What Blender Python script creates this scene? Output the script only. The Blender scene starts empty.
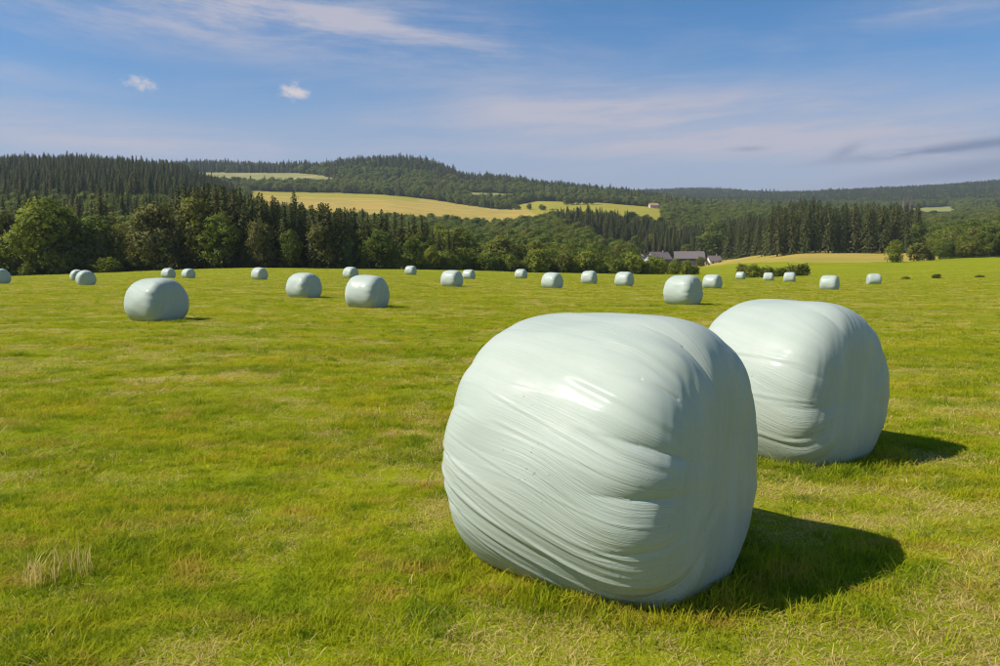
import bpy, math, random
import numpy as np
from mathutils import Vector

# ------------------------------------------------------------------ camera / world / sun / exposure
sc = bpy.context.scene
FPX, CX, HY, EYE = 778.0, 500.0, 269.0, 1.56       # focal length in photo pixels, centre column, eye-level row, eye height
PITCH = math.atan((333.0 - HY) / FPX)
cam_d = bpy.data.cameras.new('camera'); cam = bpy.data.objects.new('camera', cam_d)
sc.collection.objects.link(cam); sc.camera = cam
cam_d.sensor_width = 36.0; cam_d.lens = 28.0; cam_d.clip_start = 0.05; cam_d.clip_end = 30000
cam.location = (0, 0, EYE); cam.rotation_euler = (math.pi / 2 - PITCH, 0, 0)

SUN_EL = math.radians(46.0)
SUN_DIR = Vector((-0.968 * math.cos(SUN_EL), -0.25 * math.cos(SUN_EL), math.sin(SUN_EL))).normalized()
sun_d = bpy.data.lights.new('sun', 'SUN'); sun_d.energy = 5.0; sun_d.angle = math.radians(0.55)
sun_d.color = (1.0, 0.93, 0.82)
sun = bpy.data.objects.new('sun', sun_d); sc.collection.objects.link(sun)
sun.rotation_euler = SUN_DIR.to_track_quat('Z', 'Y').to_euler(); sun.location = (-20, -5, 30)

vs = sc.view_settings
vs.view_transform = 'Standard'; vs.look = 'None'; vs.exposure = 0.30; vs.gamma = 1.0; vs.use_curve_mapping = False
sc.cycles.use_denoising = True; sc.cycles.pixel_filter_type = 'BLACKMAN_HARRIS'; sc.cycles.filter_width = 1.15
sc.cycles.max_bounces = 8; sc.cycles.transparent_max_bounces = 8; sc.cycles.volume_bounces = 1

class NT:
    """small helper to write shader maths as expressions"""
    def __init__(s, tree): s.t = tree; s.n = tree.nodes; s.l = tree.links
    def new(s, typ, **kw):
        n = s.n.new(typ)
        for k, v in kw.items(): setattr(n, k, v)
        return n
    def put(s, sock, v):
        if isinstance(v, bpy.types.NodeSocket): s.l.new(v, sock)
        elif v is not None: sock.default_value = v
    def m(s, op, a, b=None, c=None, clamp=False):
        n = s.new('ShaderNodeMath', operation=op); n.use_clamp = clamp
        for i, v in enumerate((a, b, c)):
            if v is not None: s.put(n.inputs[i], v)
        return n.outputs[0]
    def ss(s, v, lo, hi, a=0.0, b=1.0):
        n = s.new('ShaderNodeMapRange', interpolation_type='SMOOTHSTEP')
        s.put(n.inputs[0], v); n.inputs[1].default_value = lo; n.inputs[2].default_value = hi
        n.inputs[3].default_value = a; n.inputs[4].default_value = b
        return n.outputs[0]
    def noise(s, vec, scale, detail=3, rough=0.55, dist=0.0, col=False):
        n = s.new('ShaderNodeTexNoise'); n.noise_dimensions = '3D'
        s.put(n.inputs['Vector'], vec); n.inputs['Scale'].default_value = scale; n.inputs['Detail'].default_value = detail
        n.inputs['Roughness'].default_value = rough; n.inputs['Distortion'].default_value = dist
        return n.outputs['Color' if col else 'Fac']
    def mix(s, f, a, b, mode='MIX'):
        n = s.new('ShaderNodeMix', data_type='RGBA', blend_type=mode)
        s.put(n.inputs[0], f); s.put(n.inputs[6], a); s.put(n.inputs[7], b)
        return n.outputs[2]
    def xyz(s, x=0.0, y=0.0, z=0.0):
        n = s.new('ShaderNodeCombineXYZ')
        for i, v in enumerate((x, y, z)): s.put(n.inputs[i], v)
        return n.outputs[0]
    def sep(s, v):
        n = s.new('ShaderNodeSeparateXYZ'); s.l.new(v, n.inputs[0]); return n.outputs
    def vscale(s, v, sx, sy, sz):
        n = s.new('ShaderNodeVectorMath', operation='MULTIPLY'); s.put(n.inputs[0], v); n.inputs[1].default_value = (sx, sy, sz)
        return n.outputs[0]

world = bpy.data.worlds.new('World'); sc.world = world; world.use_nodes = True
def build_world():
    k = NT(world.node_tree); k.n.clear()
    out = k.new('ShaderNodeOutputWorld')
    sky = k.new('ShaderNodeTexSky', sky_type='NISHITA'); sky.sun_disc = False
    sky.sun_elevation = SUN_EL; sky.sun_rotation = math.atan2(SUN_DIR.x, SUN_DIR.y)
    sky.air_density = 1.0; sky.dust_density = 0.2; sky.ozone_density = 4.0; sky.altitude = 400
    d = k.sep(k.new('ShaderNodeTexCoord').outputs['Generated'])
    p = k.m('MULTIPLY', k.m('ARCTAN2', d[0], d[1]), FPX)          # heading and height above the horizon, 1 unit = 1/778 rad
    q = k.m('MULTIPLY', k.m('ARCSINE', d[2]), FPX)
    base = k.xyz(p, q, 0)
    # thin streaky cirrus
    warp = k.noise(k.vscale(base, .004, .012, 1), 1.0, 2, .5, col=True)
    wv = k.new('ShaderNodeVectorMath', operation='MULTIPLY_ADD')
    k.l.new(warp, wv.inputs[0]); wv.inputs[1].default_value = (90, 34, 0); k.l.new(base, wv.inputs[2])
    w = k.sep(wv.outputs[0])
    def streak(ang, sl, sw, seed):
        c, s_ = math.cos(ang), math.sin(ang)
        a = k.m('ADD', k.m('MULTIPLY', w[0], c), k.m('MULTIPLY', w[1], s_))
        b = k.m('SUBTRACT', k.m('MULTIPLY', w[1], c), k.m('MULTIPLY', w[0], s_))
        return k.noise(k.xyz(k.m('MULTIPLY', a, 1 / sl), k.m('MULTIPLY', b, 1 / sw), seed), 1.0, 9, .66)
    def blob(x, y, rx, ry, tilt=0.0):
        az = math.atan((x - CX) / FPX); px, py = az * FPX, (HY - y) * math.cos(az)
        c, s_ = math.cos(tilt), math.sin(tilt)
        dx, dy = k.m('SUBTRACT', p, px), k.m('SUBTRACT', q, py)
        a = k.m('DIVIDE', k.m('ADD', k.m('MULTIPLY', dx, c), k.m('MULTIPLY', dy, s_)), rx)
        b = k.m('DIVIDE', k.m('SUBTRACT', k.m('MULTIPLY', dy, c), k.m('MULTIPLY', dx, s_)), ry)
        return k.m('EXPONENT', k.m('MULTIPLY', k.m('ADD', k.m('MULTIPLY', a, a), k.m('MULTIPLY', b, b)), -1.0))
    def total(lst):
        r = None
        for amp, g in lst:
            g = k.m('MULTIPLY', g, amp); r = g if r is None else k.m('ADD', r, g)
        return r
    n1 = k.ss(streak(-0.06, 150, 26, 3.0), .34, .70)
    n2 = k.ss(streak(0.05, 210, 22, 11.0), .34, .68)
    hi = total([(1.2, blob(120, 14, 220, 30, -.07)), (.95, blob(370, 38, 180, 24, -.10)), (.55, blob(930, 18, 60, 14, -.1)),
                (.35, blob(860, 34, 70, 10, 0)), (.3, blob(30, 78, 60, 8, 0)), (.25, blob(740, 95, 30, 8, .4))])
    lo = total([(1.0, blob(120, 140, 190, 18, -.03)), (.8, blob(560, 112, 130, 26, -.10)), (.95, blob(800, 130, 220, 38, -.10)),
                (.6, blob(640, 150, 300, 24, 0)), (.7, blob(990, 168, 160, 26, .06)), (.35, blob(430, 120, 150, 22, 0))])
    every = k.m('MULTIPLY', k.ss(streak(-0.02, 260, 40, 23.0), .42, .8), .26)       # faint veil over the whole sky
    f1 = k.m('MULTIPLY', hi, k.m('ADD', k.m('MULTIPLY', n1, .85), .12))
    f2 = k.m('MULTIPLY', lo, k.m('ADD', k.m('MULTIPLY', n2, .55), .34))
    veil = k.ss(q, 20, 215, .93, 0.0)      # milky air low over the horizon, all round
    cir = k.m('ADD', k.m('MULTIPLY', f1, .85), k.m('ADD', k.m('MULTIPLY', f2, .95), every))
    cir = k.m('MINIMUM', cir, .92)
    # small fair-weather puffs
    pn = k.noise(k.vscale(base, 1, 1.25, 1), .13, 6, .65)
    puff = total([(1.25, blob(297, 98, 15, 8)), (.55, blob(306, 101, 12, 6)), (1.3, blob(149, 91, 15, 7, -.15)), (.42, blob(60, 78, 11, 5)), (.3, blob(10, 97, 14, 5))])
    puff = k.ss(k.m('ADD', puff, k.m('MULTIPLY', k.m('SUBTRACT', pn, .5), 2.6)), .30, 1.8)
    puff = k.m('MULTIPLY', puff, total([(1.0, blob(298, 99, 40, 24)), (.85, blob(150, 92, 40, 20)), (.35, blob(60, 78, 40, 20)), (.3, blob(10, 97, 40, 20))]), clamp=True)
    # slate-grey bank low in the right
    sl_n = k.ss(streak(0.05, 120, 16, 31.0),   .26, .50)
    slate = k.m('MULTIPLY', total([(1.0, blob(945, 151, 85, 4.2, .06)), (.55, blob(840, 154, 13, 5, .4)), (.5, blob(940, 176, 110, 8, .07)), (.5, blob(745, 152, 16, 2.5)), (.4, blob(1060, 160, 90, 24))]), sl_n, clamp=True)
    bg_s = k.new('ShaderNodeBackground'); bg_s.inputs[1].default_value = .098
    hs = k.new('ShaderNodeHueSaturation'); hs.inputs['Saturation'].default_value = 1.26
    k.l.new(sky.outputs[0], hs.inputs['Color']); k.l.new(hs.outputs[0], bg_s.inputs[0])
    def bg(col, st):
        b = k.new('ShaderNodeBackground'); b.inputs[0].default_value = (*col, 1); b.inputs[1].default_value = st; return b
    cur = bg_s
    for f, b in ((veil, bg((.288, .298, .385), 1.0)), (cir, bg((.415, .405, .475), 1.0)), (slate, bg((.175, .215, .325), 1.0)), (puff, bg((.56, .51, .52), 1.0))):
        mx = k.new('ShaderNodeMixShader'); k.l.new(f, mx.inputs[0]); k.l.new(cur.outputs[0], mx.inputs[1]); k.l.new(b.outputs[0], mx.inputs[2]); cur = mx
    k.l.new(cur.outputs[0], out.inputs[0])
build_world()

# ------------------------------------------------------------------ helpers
RNG = np.random.default_rng(7); random.seed(7)
ROOT = sc.collection
def new_mat(name):
    m = bpy.data.materials.new(name); m.use_nodes = True; k = NT(m.node_tree); k.n.clear()
    o = k.new('ShaderNodeOutputMaterial'); return m, k, o
def mesh_np(name, verts, faces, mat=None, smooth=False, attrs=None):
    """faces: (n,k) int array of equal-sized polygons, or list of such arrays"""
    if not isinstance(faces, list): faces = [faces]
    me = bpy.data.meshes.new(name); verts = np.asarray(verts, np.float32)
    me.vertices.add(len(verts)); me.vertices.foreach_set('co', verts.ravel())
    nl = sum(f.size for f in faces); npoly = sum(len(f) for f in faces)
    me.loops.add(nl); me.polygons.add(npoly)
    me.loops.foreach_set('vertex_index', np.concatenate([f.ravel() for f in faces]).astype(np.int32))
    sizes = np.concatenate([np.full(len(f), f.shape[1]) for f in faces]); st = np.concatenate([[0], np.cumsum(sizes)[:-1]])
    me.polygons.foreach_set('loop_start', st.astype(np.int32))
    if smooth: me.polygons.foreach_set('use_smooth', np.ones(npoly, bool))
    for an, (typ, arr) in (attrs or {}).items():
        a = me.attributes.new(an, typ, 'POINT')
        a.data.foreach_set('color' if 'COLOR' in typ else ('vector' if 'VECTOR' in typ else 'value'), np.asarray(arr).ravel())
    me.update(calc_edges=True); me.validate()
    if mat: me.materials.append(mat)
    return me
def link(name, me, parent=None, loc=None, rot=None, coll=None):
    o = bpy.data.objects.new(name, me); (coll or ROOT).objects.link(o)
    if parent: o.parent = parent
    if loc is not None: o.location = loc
    if rot is not None: o.rotation_euler = rot
    return o
def tag(o, label=None, cat=None, group=None, kind=None):
    if label: o['label'] = label
    if cat: o['category'] = cat
    if group: o['group'] = group
    if kind: o['kind'] = kind
    return o
class Boxes:
    def __init__(s): s.v = []; s.f = []
    def add(s, vs_, fs): b = len(s.v); s.v += [tuple(x) for x in vs_]; s.f += [[i + b for i in f] for f in fs]
    def box(s, x0, x1, y0, y1, z0, z1):
        s.add([(x0,y0,z0),(x1,y0,z0),(x1,y1,z0),(x0,y1,z0),(x0,y0,z1),(x1,y0,z1),(x1,y1,z1),(x0,y1,z1)],
              [(0,3,2,1),(4,5,6,7),(0,1,5,4),(1,2,6,5),(2,3,7,6),(3,0,4,7)])
    def mesh(s, name, mat):
        me = bpy.data.meshes.new(name); me.from_pydata(s.v, [], s.f); me.materials.append(mat); return me
def vnoise(x, y, seed=0):
    """smooth 2-D value noise in [-1,1]"""
    x = np.asarray(x, float); y = np.asarray(y, float); x, y = np.broadcast_arrays(x, y)
    xi = np.floor(x).astype(np.int64); yi = np.floor(y).astype(np.int64); fx = x - xi; fy = y - yi
    fx = fx * fx * (3 - 2 * fx); fy = fy * fy * (3 - 2 * fy)
    def h(a, b):
        n = (a * 374761393 + b * 668265263 + seed * 974711) & 0x7fffffff
        n = ((n ^ (n >> 13)) * 1274126177) & 0x7fffffff
        n = n ^ (n >> 16); return (n & 0xffff) / 32767.5 - 1.0
    return (h(xi, yi) * (1 - fx) + h(xi + 1, yi) * fx) * (1 - fy) + (h(xi, yi + 1) * (1 - fx) + h(xi + 1, yi + 1) * fx) * fy
def sstep(a, b, x):
    t = np.clip((np.asarray(x, float) - a) / (b - a), 0, 1); return t * t * (3 - 2 * t)

# ------------------------------------------------------------------ terrain
# per heading (photo column): ground profile as (distance, row on which that ground stands); hidden ground is interpolated
PROF = {
 -300: [(170,275),(300,243),(400,217),(500,201),(700,176),(850,174),(1500,185),(3000,205),(5200,235)],
 0:    [(150,276.5),(175,276),(300,243),(400,217),(500,201),(700,176),(850,174),(1500,185),(3000,205),(5200,235)],
 100:  [(150,273),(170,272),(300,240),(400,217),(500,200),(700,176),(800,175),(1500,182),(3000,205),(5200,235)],
 185:  [(150,269.5),(170,268.5),(300,241),(500,208),(700,182),(800,183),(1100,185),(1250,182),(1400,175),(1500,171.5),(1700,172),(3000,195),(5200,235)],
 225:  [(150,268.5),(170,268),(300,246),(500,222),(700,203),(800,199),(1000,193),(1100,191),(1250,186),(1400,175),(1500,171.5),(1700,172),(3000,195),(5200,235)],
 260:  [(150,268),(170,267.5),(300,250),(500,230),(700,214),(800,207),(1000,197),(1100,193),(1250,186),(1400,175),(1500,172),(1700,173),(3000,195),(5200,235)],
 300:  [(150,268.3),(170,268),(300,255),(500,236),(700,219),(1000,199),(1100,194),(1250,186),(1400,175),(1500,173),(1700,174),(3000,195),(5200,235)],
 345:  [(150,269),(170,269),(300,258),(500,238),(700,221),(1000,200),(1100,194.5),(1230,187),(1330,178),(1450,171),(1600,172),(3000,195),(5200,235)],
 390:  [(150,269.5),(200,269.5),(300,262),(500,240),(700,222),(1000,201),(1100,196),(1200,191),(1300,180),(1450,167),(1600,168),(3000,195),(5200,235)],
 430:  [(150,270),(200,270),(300,264),(500,243),(700,225),(1000,205),(1100,199),(1200,193),(1300,184),(1450,172),(1600,173),(3000,195),(5200,235)],
 460:  [(150,270.5),(200,270.5),(300,266),(500,245),(700,227),(1000,208),(1100,204),(1200,199),(1300,192),(1450,183),(1600,183),(3000,196),(5200,235)],
 500:  [(150,271.5),(200,271.5),(300,267),(500,245),(700,227),(1000,211),(1100,207),(1200,201),(1300,194),(1450,186),(1600,186),(3000,197),(5200,235)],
 540:  [(200,272.5),(300,267),(500,243),(700,225),(850,218),(1000,208),(1100,203),(1200,200),(1400,192),(1600,191),(3000,197),(5200,235)],
 600:  [(200,273.5),(300,268),(400,260),(500,246),(700,223),(850,214),(1000,207),(1100,204),(1250,201),(1400,196),(1600,196),(3000,198),(5200,235)],
 650:  [(200,274.5),(300,270),(490,266.5),(600,246),(700,231),(800,219),(900,214),(1100,207.5),(1300,204),(1600,202),(2200,200),(3000,194),(3500,195),(5200,235)],
 700:  [(200,275.5),(300,270),(490,267),(560,258),(650,244),(800,227),(1000,216),(1600,208),(2200,204),(2600,198),(3000,192.5),(3500,193),(5200,235)],
 745:  [(200,276),(300,266),(400,259),(490,256),(600,242),(800,227),(1000,216),(1600,208),(2200,202),(2600,198.5),(3000,195),(3500,197),(5200,235)],
 800:  [(130,278),(200,272),(270,262.5),(330,256),(365,252.5),(500,241),(800,226),(1600,210),(2000,203),(2300,197),(2600,197),(3200,200),(5200,235)],
 905:  [(110,279.5),(150,275),(200,268),(260,262),(330,256),(365,252.5),(500,244),(800,228),(1200,216),(1600,210),(2000,201),(2400,192),(2600,192),(3200,196),(5200,235)],
 1000: [(110,276),(150,269.5),(200,262.5),(250,257.5),(300,253),(500,238),(800,225),(1200,215),(1600,207),(2000,196),(2400,185),(2700,186),(3200,190),(5200,235)],
 1300: [(110,272),(150,266),(200,260),(250,256),(300,252),(500,238),(800,225),(1200,215),(1600,206),(2000,193),(2400,180),(2700,181),(3200,190),(5200,235)],
}
NEARZ = {  # height of the meadow at 4, 20, 60, 95 m
 -300: (0,.2,.3,.35), 0: (0,.2,.30,.30), 100: (0,.2,.30,.36), 185: (0,.2,.38,.52), 260: (0,.16,.42,.62), 345: (0,.1,.42,.85), 430: (0,.08,.3,.5), 500: (0,.05,.22,.36),
 600: (0,.03,.2,.33), 700: (0,.0,.02,.05), 800: (0,0,-.12,-.06), 905: (0,0,-.1,.12), 1000: (0,0,.0,.4), 1300: (0,0,.1,.8)}
LD = np.log(np.concatenate([[1.0, 4, 20, 60, 95], np.geomspace(110, 5200, 70)]))
UCOLS = np.array(sorted(PROF)); nu = np.array(sorted(NEARZ))
TAB = np.zeros((len(UCOLS), len(LD)))
for i_, u_ in enumerate(UCOLS):
    nz = [np.interp(u_, nu, [NEARZ[c][j] for c in nu]) for j in range(4)]
    ds = [1.0, 4, 20, 60, 95] + [d for d, y in PROF[u_]]
    zs = [0.0] + nz + [EYE + (HY - y) * d / FPX for d, y in PROF[u_]]
    TAB[i_] = np.interp(np.exp(LD), ds, zs)
U_FINE = np.linspace(-300, 1300, 321); TF = np.zeros((321, len(LD)))
for j_ in range(len(LD)): TF[:, j_] = np.interp(U_FINE, UCOLS, TAB[:, j_])
ker = np.array([1, 2, 3, 2, 1]) / 9.0
for j_ in range(len(LD)): TF[:, j_] = np.convolve(np.pad(TF[:, j_], 2, 'edge'), ker, 'valid')
def ud(x, y):
    r = np.hypot(x, y); th = np.arctan2(x, y); th = np.clip(th, -0.80, 0.80)
    return CX + FPX * np.tan(th), r * np.cos(np.clip(th, -.66, .66))
def height(x, y):
    x = np.asarray(x, float); y = np.asarray(y, float); x, y = np.broadcast_arrays(x, y)
    u, d = ud(x, y)
    fu = np.clip((u + 300) / 5.0, 0, 319.999); iu = fu.astype(int); fu = fu - iu
    ld = np.log(np.clip(d, 1.0, 5199)); jd = np.clip(np.searchsorted(LD, ld, 'right') - 1, 0, len(LD) - 2)
    e0, e1 = np.exp(LD[jd]), np.exp(LD[jd + 1]); fd = np.clip((np.exp(ld) - e0) / (e1 - e0), 0, 1)
    z = (TF[iu, jd] * (1 - fd) + TF[iu, jd + 1] * fd) * (1 - fu) + (TF[iu + 1, jd] * (1 - fd) + TF[iu + 1, jd + 1] * fd) * fu
    z = z + 0.020 * vnoise(x * 1.1, y * 1.1, 3) + 0.016 * vnoise(x * 3.1, y * 3.1, 4) + .03 * vnoise(x * .25, y * .25, 5) * sstep(6, 14, d)
    return z
def place(u, d):                      # ground point at heading of photo column u, d metres out
    x = (u - CX) / FPX * d; return x, d, float(height(x, d))
def ground_hit(u, v, dmin=2.0, dmax=400):   # where the sight line through a photo pixel first meets the ground
    dd = np.geomspace(dmin, dmax, 4000); x = (u - CX) / FPX * dd
    zr = EYE + (HY - v) * dd / FPX; below = np.nonzero(zr <= height(x, dd))[0]
    d = dd[below[0]] if len(below) else dmax
    return place(u, d)

def yellow_field(u, d):
    a = (u > 250) & (u < 548) & (d > 640) & (d < np.interp(u, [250, 345, 390, 430, 460, 500, 515, 548], [1110, 1105, 1095, 1080, 1070, 1010, 985, 940]))
    b = (u > 512) & (u < 662) & (d > np.interp(u, [512, 540, 560, 600, 662], [990, 770, 720, 715, 740])) & (d < np.interp(u, [512, 535, 600, 662], [1080, 1140, 1120, 1080]))
    return a | b
def olive_field(u, d): return (u > 196) & (u < 336) & (d > 1235) & (d < np.interp(u, [196, 300, 336], [1425, 1425, 1320]))
def stubble(u, d): return (u > 690) & (u < 935) & (d > np.interp(u, [690, 720, 800, 900, 935], [470, 370, 268, 262, 262])) & (d < np.interp(u, [690, 720, 760, 800, 935], [560, 500, 420, 375, 372]))
def pasture(u, d): return ((u > 893) & (u < 950) & (d > 1380) & (d < 1640)) | ((u > 468) & (u < 532) & (d > 1165) & (d < 1290))
def meadow_far(u, d): return np.interp(u, [-300, 0, 185, 345, 430, 540, 640, 690, 720, 800, 905, 935, 1000, 1300], [146, 150, 152, 158, 185, 196, 200, 460, 375, 275, 268, 275, 252, 252])

def build_ground():
    th_in = np.linspace(-.72, .72, 520); th_out = np.linspace(.72, 2 * math.pi - .72, 70)[1:-1]
    th = np.concatenate([th_in, th_out]); n = len(th)
    r = np.concatenate([np.geomspace(.4, 60, 120)[:-1], np.geomspace(60, 5000, 300)]); mth, mr = np.meshgrid(th, r)
    x, y = mr * np.sin(mth), mr * np.cos(mth); z = height(x, y)
    behind = sstep(.9, 1.6, np.abs(((mth + math.pi) % (2 * math.pi)) - math.pi)); z = z * (1 - behind)
    V = np.stack([x, y, z], -1).reshape(-1, 3); V = np.vstack([V, [[0, 0, 0]]])
    u, d = ud(x, y)
    # land cover: 0 meadow, 1 woodland floor, 2 ripe field, 3 olive field, 4 stubble
    cov = np.zeros(x.shape + (4,), np.float32); cov[..., 3] = 1
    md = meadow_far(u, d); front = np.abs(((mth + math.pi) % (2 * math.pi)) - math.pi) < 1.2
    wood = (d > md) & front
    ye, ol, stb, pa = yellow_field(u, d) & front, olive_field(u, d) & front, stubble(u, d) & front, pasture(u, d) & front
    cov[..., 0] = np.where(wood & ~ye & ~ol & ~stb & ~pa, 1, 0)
    cov[..., 1] = np.where(ye, np.where(u > np.interp(d, [700, 1000, 1100], [560, 522, 505]), .45, np.where((d > 1015) & (u < 420), .55, 1.0)), 0); cov[..., 1] = np.where(stb, .8, cov[..., 1]); cov[..., 2] = np.where(ol, 1, 0); cov[..., 2] = np.where(pa, .7, cov[..., 2])
    C = np.vstack([cov.reshape(-1, 4), [[0, 0, 0, 1]]])
    i, j = np.meshgrid(np.arange(len(r) - 1), np.arange(n), indexing='ij'); j2 = (j + 1) % n
    F = np.stack([i * n + j, i * n + j2, (i + 1) * n + j2, (i + 1) * n + j], -1).reshape(-1, 4)[:, ::-1]
    c = len(V) - 1; T = np.stack([np.full(n, c), (np.arange(n) + 1) % n, np.arange(n)], -1)
    me = mesh_np('ground', V, [F, T], None, True, {'cover': ('FLOAT_COLOR', C)})
    m, k, o = new_mat('meadow_ground')
    pos = k.new('ShaderNodeNewGeometry').outputs['Position']
    at = k.new('ShaderNodeAttribute', attribute_name='cover'); cs = k.new('ShaderNodeSeparateColor'); k.l.new(at.outputs['Color'], cs.inputs[0])
    big = k.noise(k.vscale(pos, .05, .16, .1), 1.0, 4, .6); mid = k.noise(k.vscale(pos, .5, .9, .5), 1.0, 4, .6); fine = k.noise(pos, 9.0, 5, .7); blade = k.noise(k.vscale(pos, 1, .55, 1), 42.0, 4, .75)
    g = k.mix(k.ss(big, .35, .68), (.190, .230, .003, 1), (.265, .285, .005, 1))
    g = k.mix(k.m('MULTIPLY', k.ss(mid, .5, .75), .6), g, (.34, .265, .04, 1))
    g = k.mix(k.m('MULTIPLY', k.ss(mid, .5, .28), .5), g, (.135, .190, .005, 1))
    g = k.mix(k.m('MULTIPLY', k.ss(fine, .45, .7), .35), g, (.075, .085, .012, 1))
    g = k.mix(k.m('MULTIPLY', k.ss(blade, .5, .7), .35), g, (.30, .28, .04, 1))
    soil = k.noise(k.vscale(pos, 1.1, 1.7, 1), 1.0, 4, .6); g = k.mix(k.m('MULTIPLY', k.ss(soil, .56, .70), .6), g, (.20, .135, .045, 1))
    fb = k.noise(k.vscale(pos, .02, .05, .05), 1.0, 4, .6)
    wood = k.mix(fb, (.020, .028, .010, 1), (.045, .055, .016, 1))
    yel = k.mix(k.ss(fb, .42, .58), (.43, .30, .075, 1), (.33, .265, .06, 1))
    oli = k.mix(k.ss(fb, .4, .62), (.30, .27, .11, 1), (.22, .22, .08, 1))
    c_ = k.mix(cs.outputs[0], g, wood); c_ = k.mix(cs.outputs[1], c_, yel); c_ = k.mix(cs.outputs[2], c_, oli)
    b = k.new('ShaderNodeBsdfPrincipled'); k.l.new(c_, b.inputs['Base Color']); b.inputs['Roughness'].default_value = .95; b.inputs['Specular IOR Level'].default_value = .03
    bp = k.new('ShaderNodeBump'); bp.inputs['Strength'].default_value = .7; bp.inputs['Distance'].default_value = .05
    k.l.new(k.m('ADD', fine, k.m('MULTIPLY', blade, .5)), bp.inputs['Height']); k.l.new(bp.outputs[0], b.inputs['Normal'])
    k.l.new(b.outputs[0], o.inputs[0]); me.materials.append(m)
    tag(link('ground', me), kind='structure')
build_ground()

# ------------------------------------------------------------------ wrapped bales
def film_material():
    m, k, o = new_mat('stretch_film')
    uv = k.new('ShaderNodeAttribute', attribute_name='film').outputs['Vector']       # x along the axis, y round the bale (metres), z 1 on the ends
    s = k.sep(uv); rnd = k.new('ShaderNodeObjectInfo').outputs['Random']
    e = k.sep(k.new('ShaderNodeAttribute', attribute_name='film_end').outputs['Vector']); onend = k.ss(s[2], .25, .75)
    def along(fx, fy):
        def mk(c): return k.noise(k.xyz(k.m('MULTIPLY', c[0], fx), k.m('MULTIPLY', c[1], fy), rnd), 1.0, 4, .6)
        a, b_ = mk(s), mk(e); return k.m('ADD', k.m('MULTIPLY', a, k.m('SUBTRACT', 1.0, onend)), k.m('MULTIPLY', b_, onend))
    lines = along(3.0, 120.0); band = along(.8, 11.0)
    pos = k.new('ShaderNodeTexCoord').outputs['Object']
    mott = k.noise(pos, 3.0, 4, .6); fine = k.noise(pos, 55.0, 3, .6)
    c = k.mix(k.ss(band, .35, .7), (.418, .482, .412, 1), (.468, .520, .452, 1))
    c = k.mix(k.m('MULTIPLY', k.ss(mott, .35, .75), .35), c, (.372, .448, .380, 1))
    c = k.mix(k.m('MULTIPLY', k.ss(lines, .58, .72), .14), c, (.56, .59, .55, 1))
    c = k.mix(1.0, c, k.mix(rnd, (.92, .93, .92, 1), (1.0, .985, .98, 1)), 'MULTIPLY')
    zpos = k.sep(pos)[2]
    dirt = k.m('MULTIPLY', k.ss(zpos, .42, .02), k.ss(fine, .48, .7))
    c = k.mix(k.m('MULTIPLY', dirt, .32), c, (.20, .22, .09, 1))
    speck = k.m('MULTIPLY', k.ss(k.noise(pos, 38.0, 2, .5), .70, .74), k.ss(k.noise(pos, 2.3, 2, .5), .50, .62)); c = k.mix(k.m('MULTIPLY', speck, .5), c, (.16, .17, .08, 1))
    b = k.new('ShaderNodeBsdfPrincipled'); k.l.new(c, b.inputs['Base Color'])
    k.put(b.inputs['Roughness'], k.ss(mott, .3, .7, .52, .66)); b.inputs['Specular IOR Level'].default_value = .35; b.inputs['IOR'].default_value = 1.48
    b.inputs['Subsurface Weight'].default_value = 0.0
    b.inputs['Coat Weight'].default_value = .16; b.inputs['Coat Roughness'].default_value = .22
    bp = k.new('ShaderNodeBump'); bp.inputs['Strength'].default_value = .5; bp.inputs['Distance'].default_value = .006
    lines = k.m('MULTIPLY', lines, k.ss(k.noise(pos, 1.7, 2, .5), .38, .62, .25, 1.1))
    def ridges(fx, fy, pw):       # sparse sharp creases
        n_ = along(fx, fy); return k.m('POWER', k.m('SUBTRACT', 1.0, k.m('ABSOLUTE', k.m('SUBTRACT', k.m('MULTIPLY', n_, 2.0), 1.0)), clamp=True), pw)
    crease = k.m('ADD', k.m('MULTIPLY', ridges(1.3, 20.0, 14.0), .55), k.m('MULTIPLY', ridges(2.2, 55.0, 10.0), .30))
    lines = k.m('ADD', lines, k.m('MULTIPLY', crease, k.ss(k.noise(pos, 1.3, 2, .5), .40, .62, .15, 1.0)))
    h = k.m('ADD', k.m('MULTIPLY', lines, .9), k.m('ADD', k.m('MULTIPLY', band, .35), k.m('MULTIPLY', fine, .10)))
    k.l.new(h, bp.inputs['Height']); k.l.new(bp.outputs[0], b.inputs['Normal'])
    tr = k.new('ShaderNodeBsdfTranslucent'); k.l.new(c, tr.inputs[0]); mx = k.new('ShaderNodeMixShader'); mx.inputs[0].default_value = .06
    k.l.new(b.outputs[0], mx.inputs[1]); k.l.new(tr.outputs[0], mx.inputs[2]); k.l.new(mx.outputs[0], o.inputs[0])
    return m
FILM = film_material()

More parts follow.
